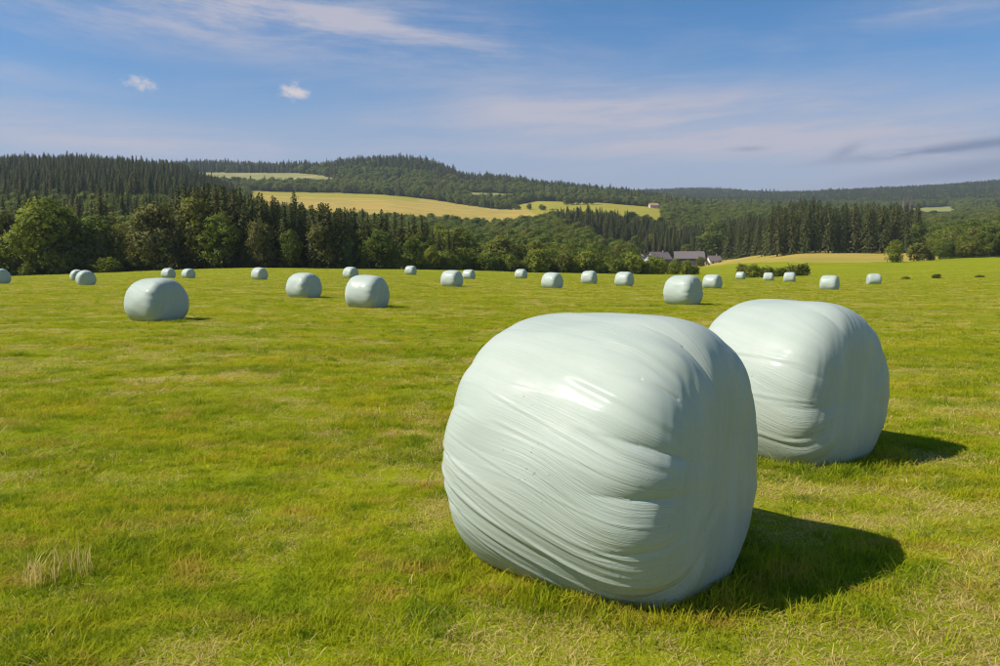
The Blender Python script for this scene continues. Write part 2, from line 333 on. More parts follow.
def bale_mesh(name, nphi, ns, L=1.24, R=.64, n=3.6, seed=0, detail=1.0, folds=(), squash=.955, pleat=1.0):
    """round bale on its side, axis = local X, base at z = 0"""
    phi = np.linspace(-math.pi / 2, 1.5 * math.pi, nphi, endpoint=False)      # seam underneath
    t = np.linspace(0, 1, ns)
    # superellipse profile walked from the left end centre to the right one
    ang = math.pi * (1 - t); ca, sa = np.cos(ang), np.sin(ang)
    e = 2.0 / n
    a = np.sign(ca) * np.abs(ca) ** e * L / 2; rr = np.abs(sa) ** e * R
    # even out the sampling by arc length
    seg = np.concatenate([[0], np.cumsum(np.hypot(np.diff(a), np.diff(rr)))]); s_ = np.linspace(0, seg[-1], ns)
    a = np.interp(s_, seg, a); rr = np.interp(s_, seg, rr)
    A, P = np.meshgrid(a, phi, indexing='ij'); RR = np.meshgrid(rr, phi, indexing='ij')[0]
    an = A / (L / 2)
    # outward direction (axis, radial)
    da, dr = np.gradient(a), np.gradient(rr); ln = np.hypot(da, dr) + 1e-9
    na, nr = (-dr / ln), (da / ln)
    NA, NR = np.repeat(na[:, None], nphi, 1), np.repeat(nr[:, None], nphi, 1)
    edge = np.exp(-((np.abs(an) - .82) / np.where(np.abs(an) < .82, .24, .16)) ** 2)                      # the shoulder
    side = 1 - sstep(.72, .98, np.abs(an)); cap = sstep(.9, .99, np.abs(an))
    D = np.zeros_like(A)
    cs, sn = np.cos(P), np.sin(P)
    # lumps of the fodder underneath
    calm = sstep(.05, .5, RR / R)
    D += calm * .014 * vnoise(cs * 1.8 + A * 1.6 + 9, sn * 1.8 - A * 1.1 + seed, 11 + seed) + calm * .007 * vnoise(cs * 4.4 + A * 3.7, sn * 4.4 + 3 + A * 2.2, 12 + seed)
    # irregular pleats gathered over the shoulders, running out on the ends
    wob = P + .10 * np.sin(3 * P + seed) + .05 * np.sin(7 * P + 2 * seed)
    k1 = 13 / (2 * math.pi); k2 = 34 / (2 * math.pi)
    lobe = P / .40 + .35 * vnoise(P * 1.9, an * .4 + 3, 21 + seed) + .10 * an
    pl = (np.abs(np.sin(math.pi * lobe)) ** .55 - .62) * (.75 + .45 * vnoise(np.floor(lobe) * 3.7, 0 * P, 23 + seed)); pl2 = vnoise(wob * k2, an * .9 + 2, 22 + seed)
    front = sstep(-1.25, -.75, P) * (1 - sstep(1.15, 1.6, P)); pl = pl * (.30 + .70 * front)
    fade = sstep(.25, .9, RR / R)
    D += detail * pleat * edge * np.where(an > 0, pleat, .45 * pleat) / pleat * sstep(.35, .85, RR / R) * (.020 * pl + .007 * pl2)
    D += detail * cap * fade * (.004 * pl + .002 * pl2)
    drape = RR * cs * (1 + .5 * sstep(-R, R, RR * sn)) + .18 * RR * sn
    D += detail * sstep(.80, .97, np.abs(an)) * (.0075 * vnoise(drape * 7.5, RR * sn * 1.2, 41 + seed) + .003 * vnoise(drape * 22, RR * sn * 2.0, 42 + seed))
    # strips lying along the bale
    skew = P + .24 * an + .06 * vnoise(an * 1.5, P * 2, 5 + seed)
    tight = .18 + .82 * sstep(.55, -.15, sn) * sstep(-1.0, -.6, sn + 0 * an) ; patchy = .25 + .75 * sstep(-.25, .5, vnoise(cs * 2.2 + 4, an * 1.6 + sn * 2.2, 36 + seed))
    D += detail * side * tight * patchy * (.0010 * vnoise(skew * 12, an * 1.1, 31 + seed) + .0010 * vnoise(skew * 40, an * 1.8, 32 + seed) + .0008 * vnoise(skew * 105, an * 3.0, 33 + seed))
    # edges of overlapping film layers: tiny crisp steps
    for q in range(7):
        pc = -.7 + q * .46 + .13 * math.sin(q * 5.1 + seed); dp = skew * 1.0 - pc + .05 * np.sin(an * 3 + q)
        D += side * .0016 * (1 - sstep(-.004, .008, dp)) * sstep(-.20, -.01, dp)
    # named folds: (phi at left, phi at right, a0, a1, width, amp, curve)
    for (p0, p1, a0, a1, wd, amp, cur) in folds:
        tt = np.clip((an - a0) / (a1 - a0), 0, 1); pc = p0 + (p1 - p0) * tt + cur * tt * (1 - tt)
        dp = (P - pc + math.pi) % (2 * math.pi) - math.pi
        w_ = np.exp(-(dp / wd) ** 2) - .7 * np.exp(-((dp + wd * 1.5) / (wd * 1.1)) ** 2)
        win = sstep(a0 - .12, a0 + .14, an) * (1 - sstep(a1 - .14, a1 + .12, an))
        D += amp * w_ * win * sstep(.45, .98, RR / R)
    x = A + NA * D; r_ = RR + NR * D
    y = -r_ * np.cos(P); z = r_ * np.sin(P)                                # phi = 0 faces local -Y, pi/2 up
    # sag: flat foot, a little wider low down
    zn = z / R; z = z * squash; low = sstep(.35, -.75, zn)
    y = y * (1 + .05 * low); x = x * (1 + .04 * low)
    foot = -R * .80 * squash
    z = np.where(z < foot + .06, foot + .06 - .06 * (1 - np.exp(-(foot + .06 - z) / .06)), z); z = z - (foot + .004)
    V = np.stack([x, y, z], -1)
    i, j = np.meshgrid(np.arange(ns - 1), np.arange(nphi), indexing='ij'); j2 = (j + 1) % nphi
    F = np.stack([i * nphi + j, i * nphi + j2, (i + 1) * nphi + j2, (i + 1) * nphi + j], -1).reshape(-1, 4)
    # film coordinates: along the axis on the side; continues straight over the ends
    film = np.stack([A, (skew - P) * R + ((P + math.pi / 2) % (2 * math.pi)) * R, cap], -1); film_end = np.stack([z * .9, drape * .6 + 7, cap], -1)
    return mesh_np(name, V.reshape(-1, 3), F[:, ::-1], FILM, True, {'film': ('FLOAT_VECTOR', film), 'film_end': ('FLOAT_VECTOR', film_end)})

BALES = []      # (x, y, rot, half) footprints, for clearing the grass
def put_bale(me, x, y, rz, label, sink=.035, scale=1.0):
    o = link('wrapped_bale', me, None, (x, y, float(height(x, y)) - sink), (0, 0, rz)); o.scale = (scale,) * 3
    tag(o, label, 'bale', 'film-wrapped round bales in the meadow'); BALES.append((x, y, rz)); return o
dg = math.radians
near_folds = [  # low front of the near bale: long slanting folds fanning out to the right
    (-.02, -.66, -.98, .80, .030, .009, -.10), (-.16, -.84, -.95, .72, .022, .0065, -.06), (.14, -.44, -.90, .82, .015, .0035, -.06),
    (-.26, -1.0, -.92, .60, .020, .005, -.05), (.36, .10, -.30, .85, .012, .0025, .0), (.55, .22, -.45, .7, .010, .0022, .0),
    (.0, -.54, -.7, .9, .012, .003, -.1), (-.10, -.72, -.6, .9, .012, .0035, -.1), (.26, -.20, -.85, .9, .010, .0022, -.05),
    (.72, .50, .2, 1.0, .030, .004, 0), (1.05, .90, .3, 1.0, .04, .005, 0), (.40, .22, .4, 1.0, .03, .005, 0)]
# centres found from the photo: foot row, width
put_bale(bale_mesh('wrapped_bale_near', 640, 420, L=1.37, R=.735, n=4.1, seed=3, detail=1.1, folds=near_folds, squash=1.02, pleat=1.35), .56, 4.10, dg(-38),
         'largest and nearest pale green wrapped bale, creased film, in the right foreground')
put_bale(bale_mesh('wrapped_bale_second', 360, 260, L=1.28, R=.712, n=4.3, seed=8, detail=.8, folds=[(.5, .42, -.9, .7, .02, .005, 0), (.1, .0, -.9, .9, .018, .004, 0), (-.3, -.5, -.3, .8, .03, .006, 0)], squash=1.035), 2.47, 6.62, dg(-52),
         'second largest pale green wrapped bale, half hidden behind the nearest bale')
far_me = [bale_mesh('wrapped_bale_small', 72, 60, L=1.34, R=.68, n=4.4, seed=20 + i, detail=1.3, squash=.97 + .015 * i) for i in range(5)]
LIST = [  # foot column, foot row, distance, axis angle, label
 (157, 323, 20.5, -40, 'solitary large bale at the left, nearest one on that side'),
 (367, 309, 28.5, -36, 'larger one of the pair of bales left of centre, lit on its left'),
 (304, 296, 36, -42, 'bale just left of the larger bale, smaller one of the pair left of centre'),
 (683, 304, 33.5, -50, 'bale peeking out directly above the nearest bale, in front of the farm'),
 (452, 286.5, 58, -40, 'left and larger one of two bales standing close together near the middle'),
 (469, 279.5, 90, -38, 'right and smaller one of two bales standing close together near the middle'),
 (552, 288, 56, -42, 'largest bale in the central row, right of a much smaller bale'),
 (521, 279, 97, -30, 'small bale in the central row left of the largest one there'),
 (589, 282, 71, -35, 'small bale in the central row between two slightly larger bales'),
 (624, 286, 64, -44, 'rightmost bale of the central row before the farm shrubs'),
 (712, 288, 63, -46, 'bale right of the one above the nearest bale, below the white farm cottage'),
 (740, 279.5, 124, -40, 'tiniest bale at the left end of the low dark hedge'),
 (768, 280.3, 106, -30, 'left one of two tiny bales in front of the low dark hedge'),
 (789, 282, 98, -30, 'right one of two tiny bales in front of the low dark hedge'),
 (829, 290, 63, -38, 'bale on the right, the larger of the two beyond the second largest bale'),
 (873, 284, 80, -20, 'rightmost bale, small and squarish, standing alone in the right of the meadow'),
 (87, 285, 61, -62, 'right front one of two overlapping bales near the left edge'),
 (78, 280.5, 84, -60, 'left rear bale almost hidden behind another near the left edge'),
 (1, 284, 66, -40, 'bale cut off by the left edge of the picture'),
 (169, 278.5, 94, -30, 'left one of two tiny bales above the large solitary bale on the left'),
 (189, 278.5, 91, -44, 'right one of two tiny bales above the large solitary bale on the left'),
 (260, 280, 76, -40, 'small bale before the dark spruces, left of the pair left of centre'),
 (351, 277.5, 80, -42, 'small bale directly behind the larger bale left of centre'),
 (411, 274.5, 108, -35, 'tiny distant bale between the pair left of centre and the pair near the middle'),
]
for i, (u_, v_, d_, a_, lab) in enumerate(LIST):
    x_ = (u_ - CX) / FPX * d_
    b_ = put_bale(far_me[(i * 3) % 5], x_, d_, dg(a_ + (9 if u_ < 500 else 4) + random.uniform(-4, 4)), lab, sink=.04, scale=random.uniform(.95, 1.04))
    b_.rotation_euler.x = random.uniform(-.05, .05); b_.rotation_euler.y = random.uniform(-.03, .03)

# ------------------------------------------------------------------ foliage prototypes
def leaf_mat(name, dark, lite, patch, trans=.28, warm=None):
    m, k, o = new_mat(name)
    rnd = k.new('ShaderNodeObjectInfo').outputs['Random']
    pos = k.new('ShaderNodeNewGeometry').outputs['Position']
    lv = k.new('ShaderNodeAttribute', attribute_name='tint').outputs['Fac']
    c = k.mix(rnd, (*dark, 1), (*lite, 1)); c = k.mix(k.m('MULTIPLY', lv, .55), c, (*patch, 1))
    if warm: c = k.mix(k.m('MULTIPLY', k.ss(k.m('FRACT', k.m('MULTIPLY', rnd, 7.31)), .6, .95), .6), c, (*warm, 1))
    b = k.new('ShaderNodeBsdfPrincipled'); k.l.new(c, b.inputs['Base Color']); b.inputs['Roughness'].default_value = .7; b.inputs['Specular IOR Level'].default_value = .10
    t = k.new('ShaderNodeBsdfTranslucent'); k.l.new(k.mix(1.0, c, (1.0, 1.1, .5, 1), 'MULTIPLY'), t.inputs[0])
    mx = k.new('ShaderNodeMixShader'); mx.inputs[0].default_value = trans
    k.l.new(b.outputs[0], mx.inputs[1]); k.l.new(t.outputs[0], mx.inputs[2]); k.l.new(mx.outputs[0], o.inputs[0]); return m
M_BROAD = leaf_mat('broad_leaves', (.098, .140, .026), (.172, .200, .034), (.225, .240, .045), .38, (.215, .185, .048))
M_OLIVE = leaf_mat('olive_leaves', (.135, .128, .036), (.160, .150, .042), (.195, .180, .060), .28)
M_FRESH = leaf_mat('fresh_leaves', (.165, .198, .026), (.205, .228, .030), (.26, .27, .042), .38)
M_SPRUCE = leaf_mat('spruce_needles', (.056, .072, .018), (.086, .094, .024), (.112, .112, .030), .22, (.118, .096, .034))
M_BARE = leaf_mat('dry_needles', (.20, .17, .11), (.24, .21, .14), (.26, .23, .16), .1)
def bark_mat():
    m, k, o = new_mat('bark'); pos = k.new('ShaderNodeNewGeometry').outputs['Position']
    n = k.noise(k.vscale(pos, 6, 6, 1.2), 1.0, 4, .6); c = k.mix(n, (.035, .028, .020, 1), (.13, .105, .08, 1))
    b = k.new('ShaderNodeBsdfPrincipled'); k.l.new(c, b.inputs['Base Color']); b.inputs['Roughness'].default_value = .9
    bp = k.new('ShaderNodeBump'); bp.inputs['Distance'].default_value = .03; k.l.new(n, bp.inputs['Height']); k.l.new(bp.outputs[0], b.inputs['Normal'])
    k.l.new(b.outputs[0], o.inputs[0]); return m
M_BARK = bark_mat()

def quads(c, nrm, size, rng, asp=.6):
    n = nrm / (np.linalg.norm(nrm, axis=1, keepdims=True) + 1e-9)
    t = np.cross(n, rng.normal(size=n.shape)); t /= np.linalg.norm(t, axis=1, keepdims=True) + 1e-9; b = np.cross(n, t)
    s = size[:, None]
    return np.stack([c - t * s, c - b * s * asp, c + t * s, c + b * s * asp], 1)
def outward(n, d):          # turn leaf normals to the outside of the crown
    n = n / (np.linalg.norm(n, axis=1, keepdims=True) + 1e-9); return np.where((n * d).sum(1, keepdims=True) < 0, -n, n)
def crown_pack(name, V, mat, rng, nrm=None):
    N = len(V); clump = np.repeat(np.clip(rng.normal(.35, .28, N), 0, 1), 4)
    me = mesh_np(name, V.reshape(-1, 3), np.arange(N * 4).reshape(-1, 4), mat, nrm is not None, {'tint': ('FLOAT', clump.astype(np.float32))})
    if nrm is not None: me.normals_split_custom_set_from_vertices(np.repeat(nrm / np.linalg.norm(nrm, axis=1, keepdims=True), 4, 0).tolist())
    return me
def tube(pts, rad, sides=7):
    V = []; F = []
    pts = [Vector(p) for p in pts]
    for i, p in enumerate(pts):
        d = (pts[min(i + 1, len(pts) - 1)] - pts[max(i - 1, 0)]).normalized(); a = d.orthogonal().normalized(); b = d.cross(a)
        for s in range(sides):
            q = 2 * math.pi * s / sides; V.append(p + (a * math.cos(q) + b * math.sin(q)) * rad[i])
    for i in range(len(pts) - 1):
        for s in range(sides): F.append([i * sides + s, i * sides + (s + 1) % sides, (i + 1) * sides + (s + 1) % sides, (i + 1) * sides + s])
    return V, F
def join_tubes(name, tubes, mat):
    V = []; F = []
    for v, f in tubes: b = len(V); V += v; F += [[i + b for i in q] for q in f]
    me = bpy.data.meshes.new(name); me.from_pydata([tuple(v) for v in V], [], F); me.materials.append(mat)
    for p in me.polygons: p.use_smooth = True
    return me
def broad_tree(name, seed, H, W, mat, base=.16, nleaf=5200, ls=.30):
    rng = np.random.default_rng(seed); R = W / 2; z0 = H * base; lob = []
    for _ in range(26):
        a = rng.uniform(0, 2 * math.pi); q = rng.uniform(0, 1); hz = z0 + (H - z0) * (0.10 + .80 * q)
        prof = math.sin(math.pi * min(max((hz - z0) / (H - z0) * .86 + .12, 0), 1)) ** .6
        rad = R * prof * rng.uniform(.25, .78); lob.append((rad * math.cos(a), rad * math.sin(a), hz, rng.uniform(.17, .30) * W * (.65 + .35 * prof)))
    lob.append((0, 0, H - .17 * W, .20 * W)); lob = np.array(lob)
    ncl = nleaf // 9; pick = rng.choice(len(lob), ncl, p=lob[:, 3] ** 2 / np.sum(lob[:, 3] ** 2))
    d = rng.normal(size=(ncl, 3)); d[:, 2] = d[:, 2] * .8 + .22; d /= np.linalg.norm(d, axis=1, keepdims=True)
    cc = lob[pick, :3] + d * (lob[pick, 3] * rng.uniform(.62, 1.06, ncl))[:, None]; cc[:, 2] = np.maximum(cc[:, 2], z0 * .6 + rng.uniform(0, .5, ncl))
    c = np.repeat(cc, 9, 0) + rng.normal(size=(ncl * 9, 3)) * np.array([.36, .36, .24]) * (W / 9) ** .5
    nn = np.repeat(d, 9, 0) * .9 + rng.normal(size=(ncl * 9, 3)) * .65 + np.array([0, 0, .35])
    dd = np.repeat(d, 9, 0); nn = outward(nn, dd)
    cm = crown_pack(name + '_crown', quads(c, nn, rng.uniform(.6, 1.25, len(c)) * ls, rng, .72), mat, rng, dd * .8 + nn * .4)
    tr = H * .016 + .06; tubes = [tube([(0, 0, -.4), (.05, .02, H * .15), (.1 * rng.normal(), .1, H * .4), (.15 * rng.normal(), .1, H * .75)], [tr * 1.35, tr, tr * .75, tr * .2])]
    for i in rng.choice(len(lob), 8, replace=False):
        l = lob[i]; zs = min(H * rng.uniform(.12, .45), l[2] * .8); tubes.append(tube([(0, 0, zs), (l[0] * .5, l[1] * .5, (zs + l[2]) * .55), (l[0] * .9, l[1] * .9, l[2])], [tr * .5, tr * .3, tr * .08], 5))
    return join_tubes(name + '_trunk', tubes, M_BARK), cm
def spruce_tree(name, seed, H, R, mat, base=.06, lev=None, ls=1.0, power=.56):
    rng = np.random.default_rng(seed); C = []; Nn = []; S = []; lev = lev or int(H * 2.6)
    lob = 1 + .16 * rng.normal(size=12)
    for i in range(lev):
        t = i / (lev - 1); z = H * (base + (1 - base) * t) - .1; Lb = R * ((1 - t) ** power * .94 + .055); nb = max(4, int(10 * (1 - t * .6)))
        a0 = rng.uniform(0, 6.28)
        for b in range(nb):
            a = a0 + 6.283 * b / nb + rng.normal() * .18; l = Lb * rng.uniform(.70, 1.10) * lob[int(a / 6.283 * 12) % 12]
            if rng.uniform() < .05: l *= 1.15
            m = max(2, int(l / .45) + 1)
            for q in range(m):
                f = (q + .75) / m; dr = -.38 * l * f ** 1.4 + (.10 * l if t > .6 else 0); r_ = l * f
                C.append((r_ * math.cos(a) + rng.normal() * .12, r_ * math.sin(a) + rng.normal() * .12, z + dr + rng.normal() * .10))
                Nn.append((math.cos(a) * .9 + rng.normal() * .45, math.sin(a) * .9 + rng.normal() * .45, .75 + rng.normal() * .3)); S.append((.20 + .10 * min(l, 3.0) * (1.1 - .5 * f)) * ls * rng.uniform(.75, 1.25))
    for q in range(6): C.append((0, 0, H - .25 * q)); Nn.append((rng.normal(), rng.normal(), .2)); S.append(.22)
    C = np.array(C); od = C * np.array([1, 1, 0]); od = od / (np.linalg.norm(od, axis=1, keepdims=True) + .05) + np.array([0, 0, .35]); Nn = outward(np.array(Nn), od)
    cm = crown_pack(name + '_crown', quads(C, Nn, np.array(S), rng, .62), mat, rng, od * .85 + Nn * .3)
    tr = H * .011 + .04
    return join_tubes(name + '_trunk', [tube([(0, 0, -.4), (0, 0, H * .3), (0, 0, H * .97)], [tr * 1.2, tr * .85, .02])], M_BARK), cm

PROT = {
 'spruce': [spruce_tree('spruce%d' % i, 100 + i, 20, 3.3 + .3 * (i % 3), M_SPRUCE, base=.05 + .05 * (i % 2)) for i in range(5)],
 'broad': [broad_tree('broad%d' % i, 200 + i, 12, 9 + (i % 3), M_BROAD, base=.10) for i in range(5)],
 'olive': [broad_tree('olive%d' % i, 220 + i, 12, 10, M_OLIVE, base=.04, nleaf=9500) for i in range(2)],
 'fresh': [broad_tree('fresh%d' % i, 240 + i, 12, 10.5, M_FRESH, base=.04, nleaf=9500) for i in range(2)],
 'bush': [broad_tree('bush%d' % i, 260 + i, 4, 5.2, M_FRESH if i in (0, 2) else M_BROAD, base=.02, nleaf=2600, ls=.20) for i in range(4)],
 'dry': [spruce_tree('dry0', 290, 20, 3.0, M_BARE, base=.1)],
}
NATH = {'spruce': 20.0, 'broad': 12.0, 'olive': 12.0, 'fresh': 12.0, 'bush': 4.0, 'dry': 20.0}
SPECIES = {'spruce': 'spruce_tree', 'broad': 'broadleaf_tree', 'olive': 'broadleaf_tree', 'fresh': 'broadleaf_tree', 'bush': 'shrub', 'dry': 'dead_spruce'}
CAT = {'spruce': 'tree', 'broad': 'tree', 'olive': 'tree', 'fresh': 'tree', 'bush': 'shrub', 'dry': 'tree'}
def put_tree(kind, x, y, H, label, group=None, wide=1.0, var=None, sink=.1):
    pr = PROT[kind]; tm, cm = pr[random.randrange(len(pr)) if var is None else var % len(pr)]
    e = link(SPECIES[kind], None, None, (x, y, float(height(x, y)) - sink), (0, 0, random.uniform(0, 6.28))); s = H / NATH[kind]
    e.scale = (s * wide, s * wide * random.uniform(.94, 1.06), s); e.empty_display_size = .5
    link('trunk', tm, e); link('crown', cm, e); tag(e, label, CAT[kind], group); return e
def tree_px(kind, u, top, d, label, group=None, wide=1.0, var=None):
    x, y, z = place(u, d); H = EYE + (HY - top) * d / FPX - z
    return put_tree(kind, x, y, max(H, .4), label, group, wide, var)

# ------------------------------------------------------------------ belt of trees along the left field edge
tree_px('fresh', 52, 204, 156, 'broad sunlit green tree at the left field edge, its crown reaching to the grass', wide=.95, var=0)
tree_px('olive', 156, 206, 157, 'round olive-brown tree with a full crown left of the dark spruces', wide=1.0, var=0)
tree_px('olive', 8, 212, 158, 'pale olive tree at the very left edge of the picture', wide=.8, var=1)
tree_px('broad', 96, 218, 160, 'dark green tree between the sunlit tree and the olive-brown tree', wide=1.0, var=1)
tree_px('broad', 128, 224, 164, 'small dark tree close beside the olive-brown round tree', wide=.9, var=2)
tree_px('broad', 76, 226, 158, 'dark low tree at the right flank of the sunlit tree', wide=1.0, var=3)
tree_px('bush', 28, 264, 152, 'small bright shrub at the foot of the broad sunlit tree', wide=1.0, var=2)
tree_px('bush', 110, 258, 155, 'low shrub in the shade right of the broad sunlit tree', wide=1.3, var=0)
for i, u in enumerate(np.arange(-4, 186, 7.0)):
    tree_px('bush', u + random.uniform(-2, 2), 258 + random.uniform(-6, 5), np.interp(u, [0, 185], [160, 163]) + random.uniform(-1, 4), 'shaded shrub in the undergrowth below the left field-edge trees', 'undergrowth below the left trees', random.uniform(1.0, 1.3), [0, 1, 3][i % 3])
for i, (u, top, d, k1) in enumerate(((198, 199, 160.5, 'broad'), (222, 213, 158, 'broad'), (262, 222, 158.5, 'olive'), (292, 232, 158, 'broad'), (322, 226, 160, 'olive'), (345, 236, 163, 'broad'))):
    tree_px(k1, u, top, d, '%s rounded tree from the left standing before the dark spruce row' % ['first', 'second', 'third', 'fourth', 'fifth', 'sixth'][i], 'rounded trees before the spruce row', .8)
EDGE = 'spruces along the left field edge'
ordn = ['first', 'second', 'third', 'fourth', 'fifth', 'sixth', 'seventh', 'eighth', 'ninth', 'tenth', 'eleventh', 'twelfth', 'thirteenth', 'fourteenth', 'fifteenth', 'sixteenth', 'seventeenth', 'eighteenth']
us = np.linspace(189, 341, 17)
tops = np.interp(us, [185, 200, 230, 260, 300, 340], [193, 190, 196, 200, 204, 209])
for i, u in enumerate(us):
    tree_px('spruce', u + random.uniform(-2, 2), tops[i] + random.uniform(-5, 6), 161 + random.uniform(-1, 3), '%s dark spruce from the left in the front row behind the field edge' % ordn[i], EDGE, random.uniform(1.0, 1.3))
for row, dd_ in enumerate((167, 174, 182)):
    for u in np.arange(182 + 3 * row, 352, 8.5):
        tree_px('spruce', u + random.uniform(-2, 2), np.interp(u, [182, 215, 260, 300, 350], [190, 186, 196, 203, 210]) + random.uniform(-4, 6), dd_ + random.uniform(-2, 2),
                'dark spruce in the rows behind the left front row of spruces', EDGE + ', rear rows', random.uniform(.95, 1.25))
for u in np.arange(350, 456, 6.5):      # mixed end of the belt
    tree_px('spruce', u + random.uniform(-2, 2), np.interp(u, [350, 390, 420, 440, 456], [211, 215, 218, 226, 238]) + random.uniform(-5, 6), 190 + random.uniform(-3, 14), 'brownish spruce in the mixed wood behind the small tree by the field edge', 'spruces of the mixed wood', random.uniform(1.0, 1.25))
tree_px('broad', 382, 230, 172, 'dark rounded tree at the field edge where the spruces end', wide=.95, var=4)
tree_px('broad', 413, 238, 178, 'rounded tree right of the dark one where the spruces end', wide=.9, var=0)
tree_px('fresh', 362, 246, 170, 'small bright tree at the left foot of the dark rounded tree', wide=.6, var=1)
tree_px('fresh', 432, 247, 182, 'pale green small tree behind the tiny distant bale', wide=.8, var=0)
tree_px('broad', 400, 252, 172, 'low bushy tree right of the dark rounded tree', wide=.9, var=2)
tree_px('fresh', 448, 252, 184, 'pale green low tree behind the pair of bales near the middle', wide=.9, var=1)
k_ = 0
for u in np.arange(404, 662, 6.0):      # shrubs lining the far edge of the meadow
    top = np.interp(u, [404, 430, 470, 500, 540, 590, 640, 662], [258, 254, 254, 258, 256, 258, 261, 262]) + random.uniform(-6, 5)
    dd_ = np.interp(u, [404, 470, 560, 662], [178, 192, 202, 206]) + random.uniform(-2, 5)
    tree_px('bush', u + random.uniform(-2, 2), top, dd_, 'green shrub of the far meadow hedge, ' + ('left of the close central bale pair' if u < 440 else 'behind the close central bale pair' if u < 490 else 'behind the central row of bales, left half' if u < 570 else 'behind the central row of bales, right half'), 'shrubs along the far edge of the meadow', random.uniform(.85, 1.15), k_); k_ += 1
for u, top, d, w in ((650, 263, 214, 1.1), (661, 264.5, 216, 1.0), (674, 263, 214, 1.0), (686, 261, 214, .8), (694, 266, 216, 1.2)):
    tree_px('bush', u, top, d, 'shrub screening the front of the farm', 'shrubs in front of the farm', w)
for i, u in enumerate((742, 748, 755, 762, 769, 776, 783, 790, 797, 802)):
    tree_px('bush', u + random.uniform(-1.5, 1.5), 263 + random.uniform(-1.5, 5.5), 150 + random.uniform(-3, 3), '%s shrub from the left in the low dark hedge behind two tiny bales' % ordn[i], 'shrubs of the low dark hedge', random.uniform(.75, 1.05), [1, 3, 0][i % 3])
# single shrubs on the right
tree_px('bush', 893, 242, 257, 'round shrub standing alone before the end of the tall spruce row', wide=.60, var=0)
tree_px('bush', 917, 243, 262, 'largest shrub of the group right of the lone round shrub', wide=.78, var=1)
tree_px('bush', 929, 249, 262, 'small shrub leaning on the right of the largest shrub in the group', wide=.7, var=3)
tree_px('bush', 905, 276, 108, 'flat dark weed clump in the grass right of the rightmost bale', wide=2.0, var=0)
tree_px('bush', 936, 273.5, 110, 'taller dark weed clump in the grass far right of the rightmost bale', wide=1.5, var=3)
tree_px('bush', 979, 277, 104, 'tiny dark weed clump in the grass near the right edge', wide=2.4, var=1)
for i, u in enumerate((938, 948, 959, 968, 977, 988, 998, 1010)):
    tree_px('broad', u, np.interp(u, [938, 1010], [240, 232]) + random.uniform(-3, 4), 266 + random.uniform(-4, 6), '%s rounded tree from the left in the wood edge at the right' % ordn[i], 'rounded trees at the right wood edge', random.uniform(.7, .9))
# tall spruces behind the stubble strip
SR = [(776, 212), (789, 209), (803, 208), (814, 206), (827, 205), (839, 208), (851, 205), (866, 206), (880, 206), (893, 203), (903, 206)]
for i, (u, top) in enumerate(SR):
    tree_px('spruce', u, top + random.uniform(-1, 1), 358 + random.uniform(-3, 3), '%s tall spruce from the left in the row above the dry strip' % ordn[i], 'tall spruces above the dry strip', random.uniform(1.05, 1.25))
for u in np.arange(770, 905, 12.0):
    tree_px('spruce', u, 206 + random.uniform(-3, 6), 384 + random.uniform(-3, 8), 'tall spruce in the second row above the dry strip', 'second row of tall spruces above the dry strip', random.uniform(1.0, 1.25))
for i, u in enumerate((700, 716, 729, 738, 748, 757, 766)):
    tree_px('broad' if i == 1 else 'spruce', u, [226, 224, 221, 224, 222, 224, 220][i], [545, 530, 510, 480, 450, 430, 410][i], '%s dark tree from the left beyond the farm, left of the tall spruce row' % ordn[i], 'dark trees beyond the farm', 1.35)

# ------------------------------------------------------------------ woods: scattered trees
def scatter(pred, dmin, dmax, spacing, umin=-60, umax=1060, seed=1):
    rng = np.random.default_rng(seed); xs = []
    h = (max(abs(umin - CX), abs(umax - CX)) / FPX) * dmax
    gx, gy = np.meshgrid(np.arange(-h, h, spacing), np.arange(dmin, dmax, spacing)); gx = gx + rng.uniform(-.45, .45, gx.shape) * spacing; gy = gy + rng.uniform(-.45, .45, gy.shape) * spacing
    gx, gy = gx.ravel(), gy.ravel(); u = CX + gx / gy * FPX; d = gy
    ok = (u > umin) & (u < umax) & (d > dmin) & (d < dmax); gx, gy, u, d = gx[ok], gy[ok], u[ok], d[ok]
    ok = pred(u, d); return gx[ok], gy[ok], u[ok], d[ok]
def free(u, d):      # no fields, no meadow, no farmyard
    farm = (u > 590) & (u < 735) & (d > 440) & (d < 535)
    sightline = (u > 632) & (u < 735) & (d > 230) & (d <= 445)
    sightline |= (u > 595) & (u < 614) & (d > 300) & (d < 392)
    sightline |= (u > 885) & (u < 955) & (d > 960) & (d < 1430)
    lane = (u > 690) & (u < 905) & (d < 430) & (d > 100)
    return ~(yellow_field(u, d) | olive_field(u, d) | stubble(u, d) | pasture(u, d) | farm | sightline | lane) & (d > meadow_far(u, d) + 12)
def con_share(u, d):  # how much of the wood is spruce
    s = np.where((u > 350) & (d < 1000), 0.0, .10)
    s = np.where((u < 235) & (d > 430) & (d < 1000), .97, s)                         # hillside plantation on the left
    s = np.where((u < 235) & (d > 180) & (d <= 430), .30, s)
    s = np.where((u > np.interp(d, [380, 520, 620], [640, 575, 555])) & (u < 780) & (d > 520) & (d < 680), .95, s)        # strip left of the tall row
    s = np.where((u > 690) & (u < 780) & (d > 425) & (d < 700), .93, s)
    s = np.where((u > 770) & (u < 915) & (d > 375) & (d < 700), .95, s)
    s = np.where((d > 1420) & (u > 180) & (u < 470), .9, s); s = np.where((d > 1385) & (u > 330) & (u < 470), .9, s)
    s = np.where((d > 1390) & (u >= 470) & (u < 660), .75, s)
    s = np.where((d > 1750), .92, s)
    return s
STUFF = {'spruce': [], 'broad': []}
COUNT = {'spruce': 0, 'broad': 0}
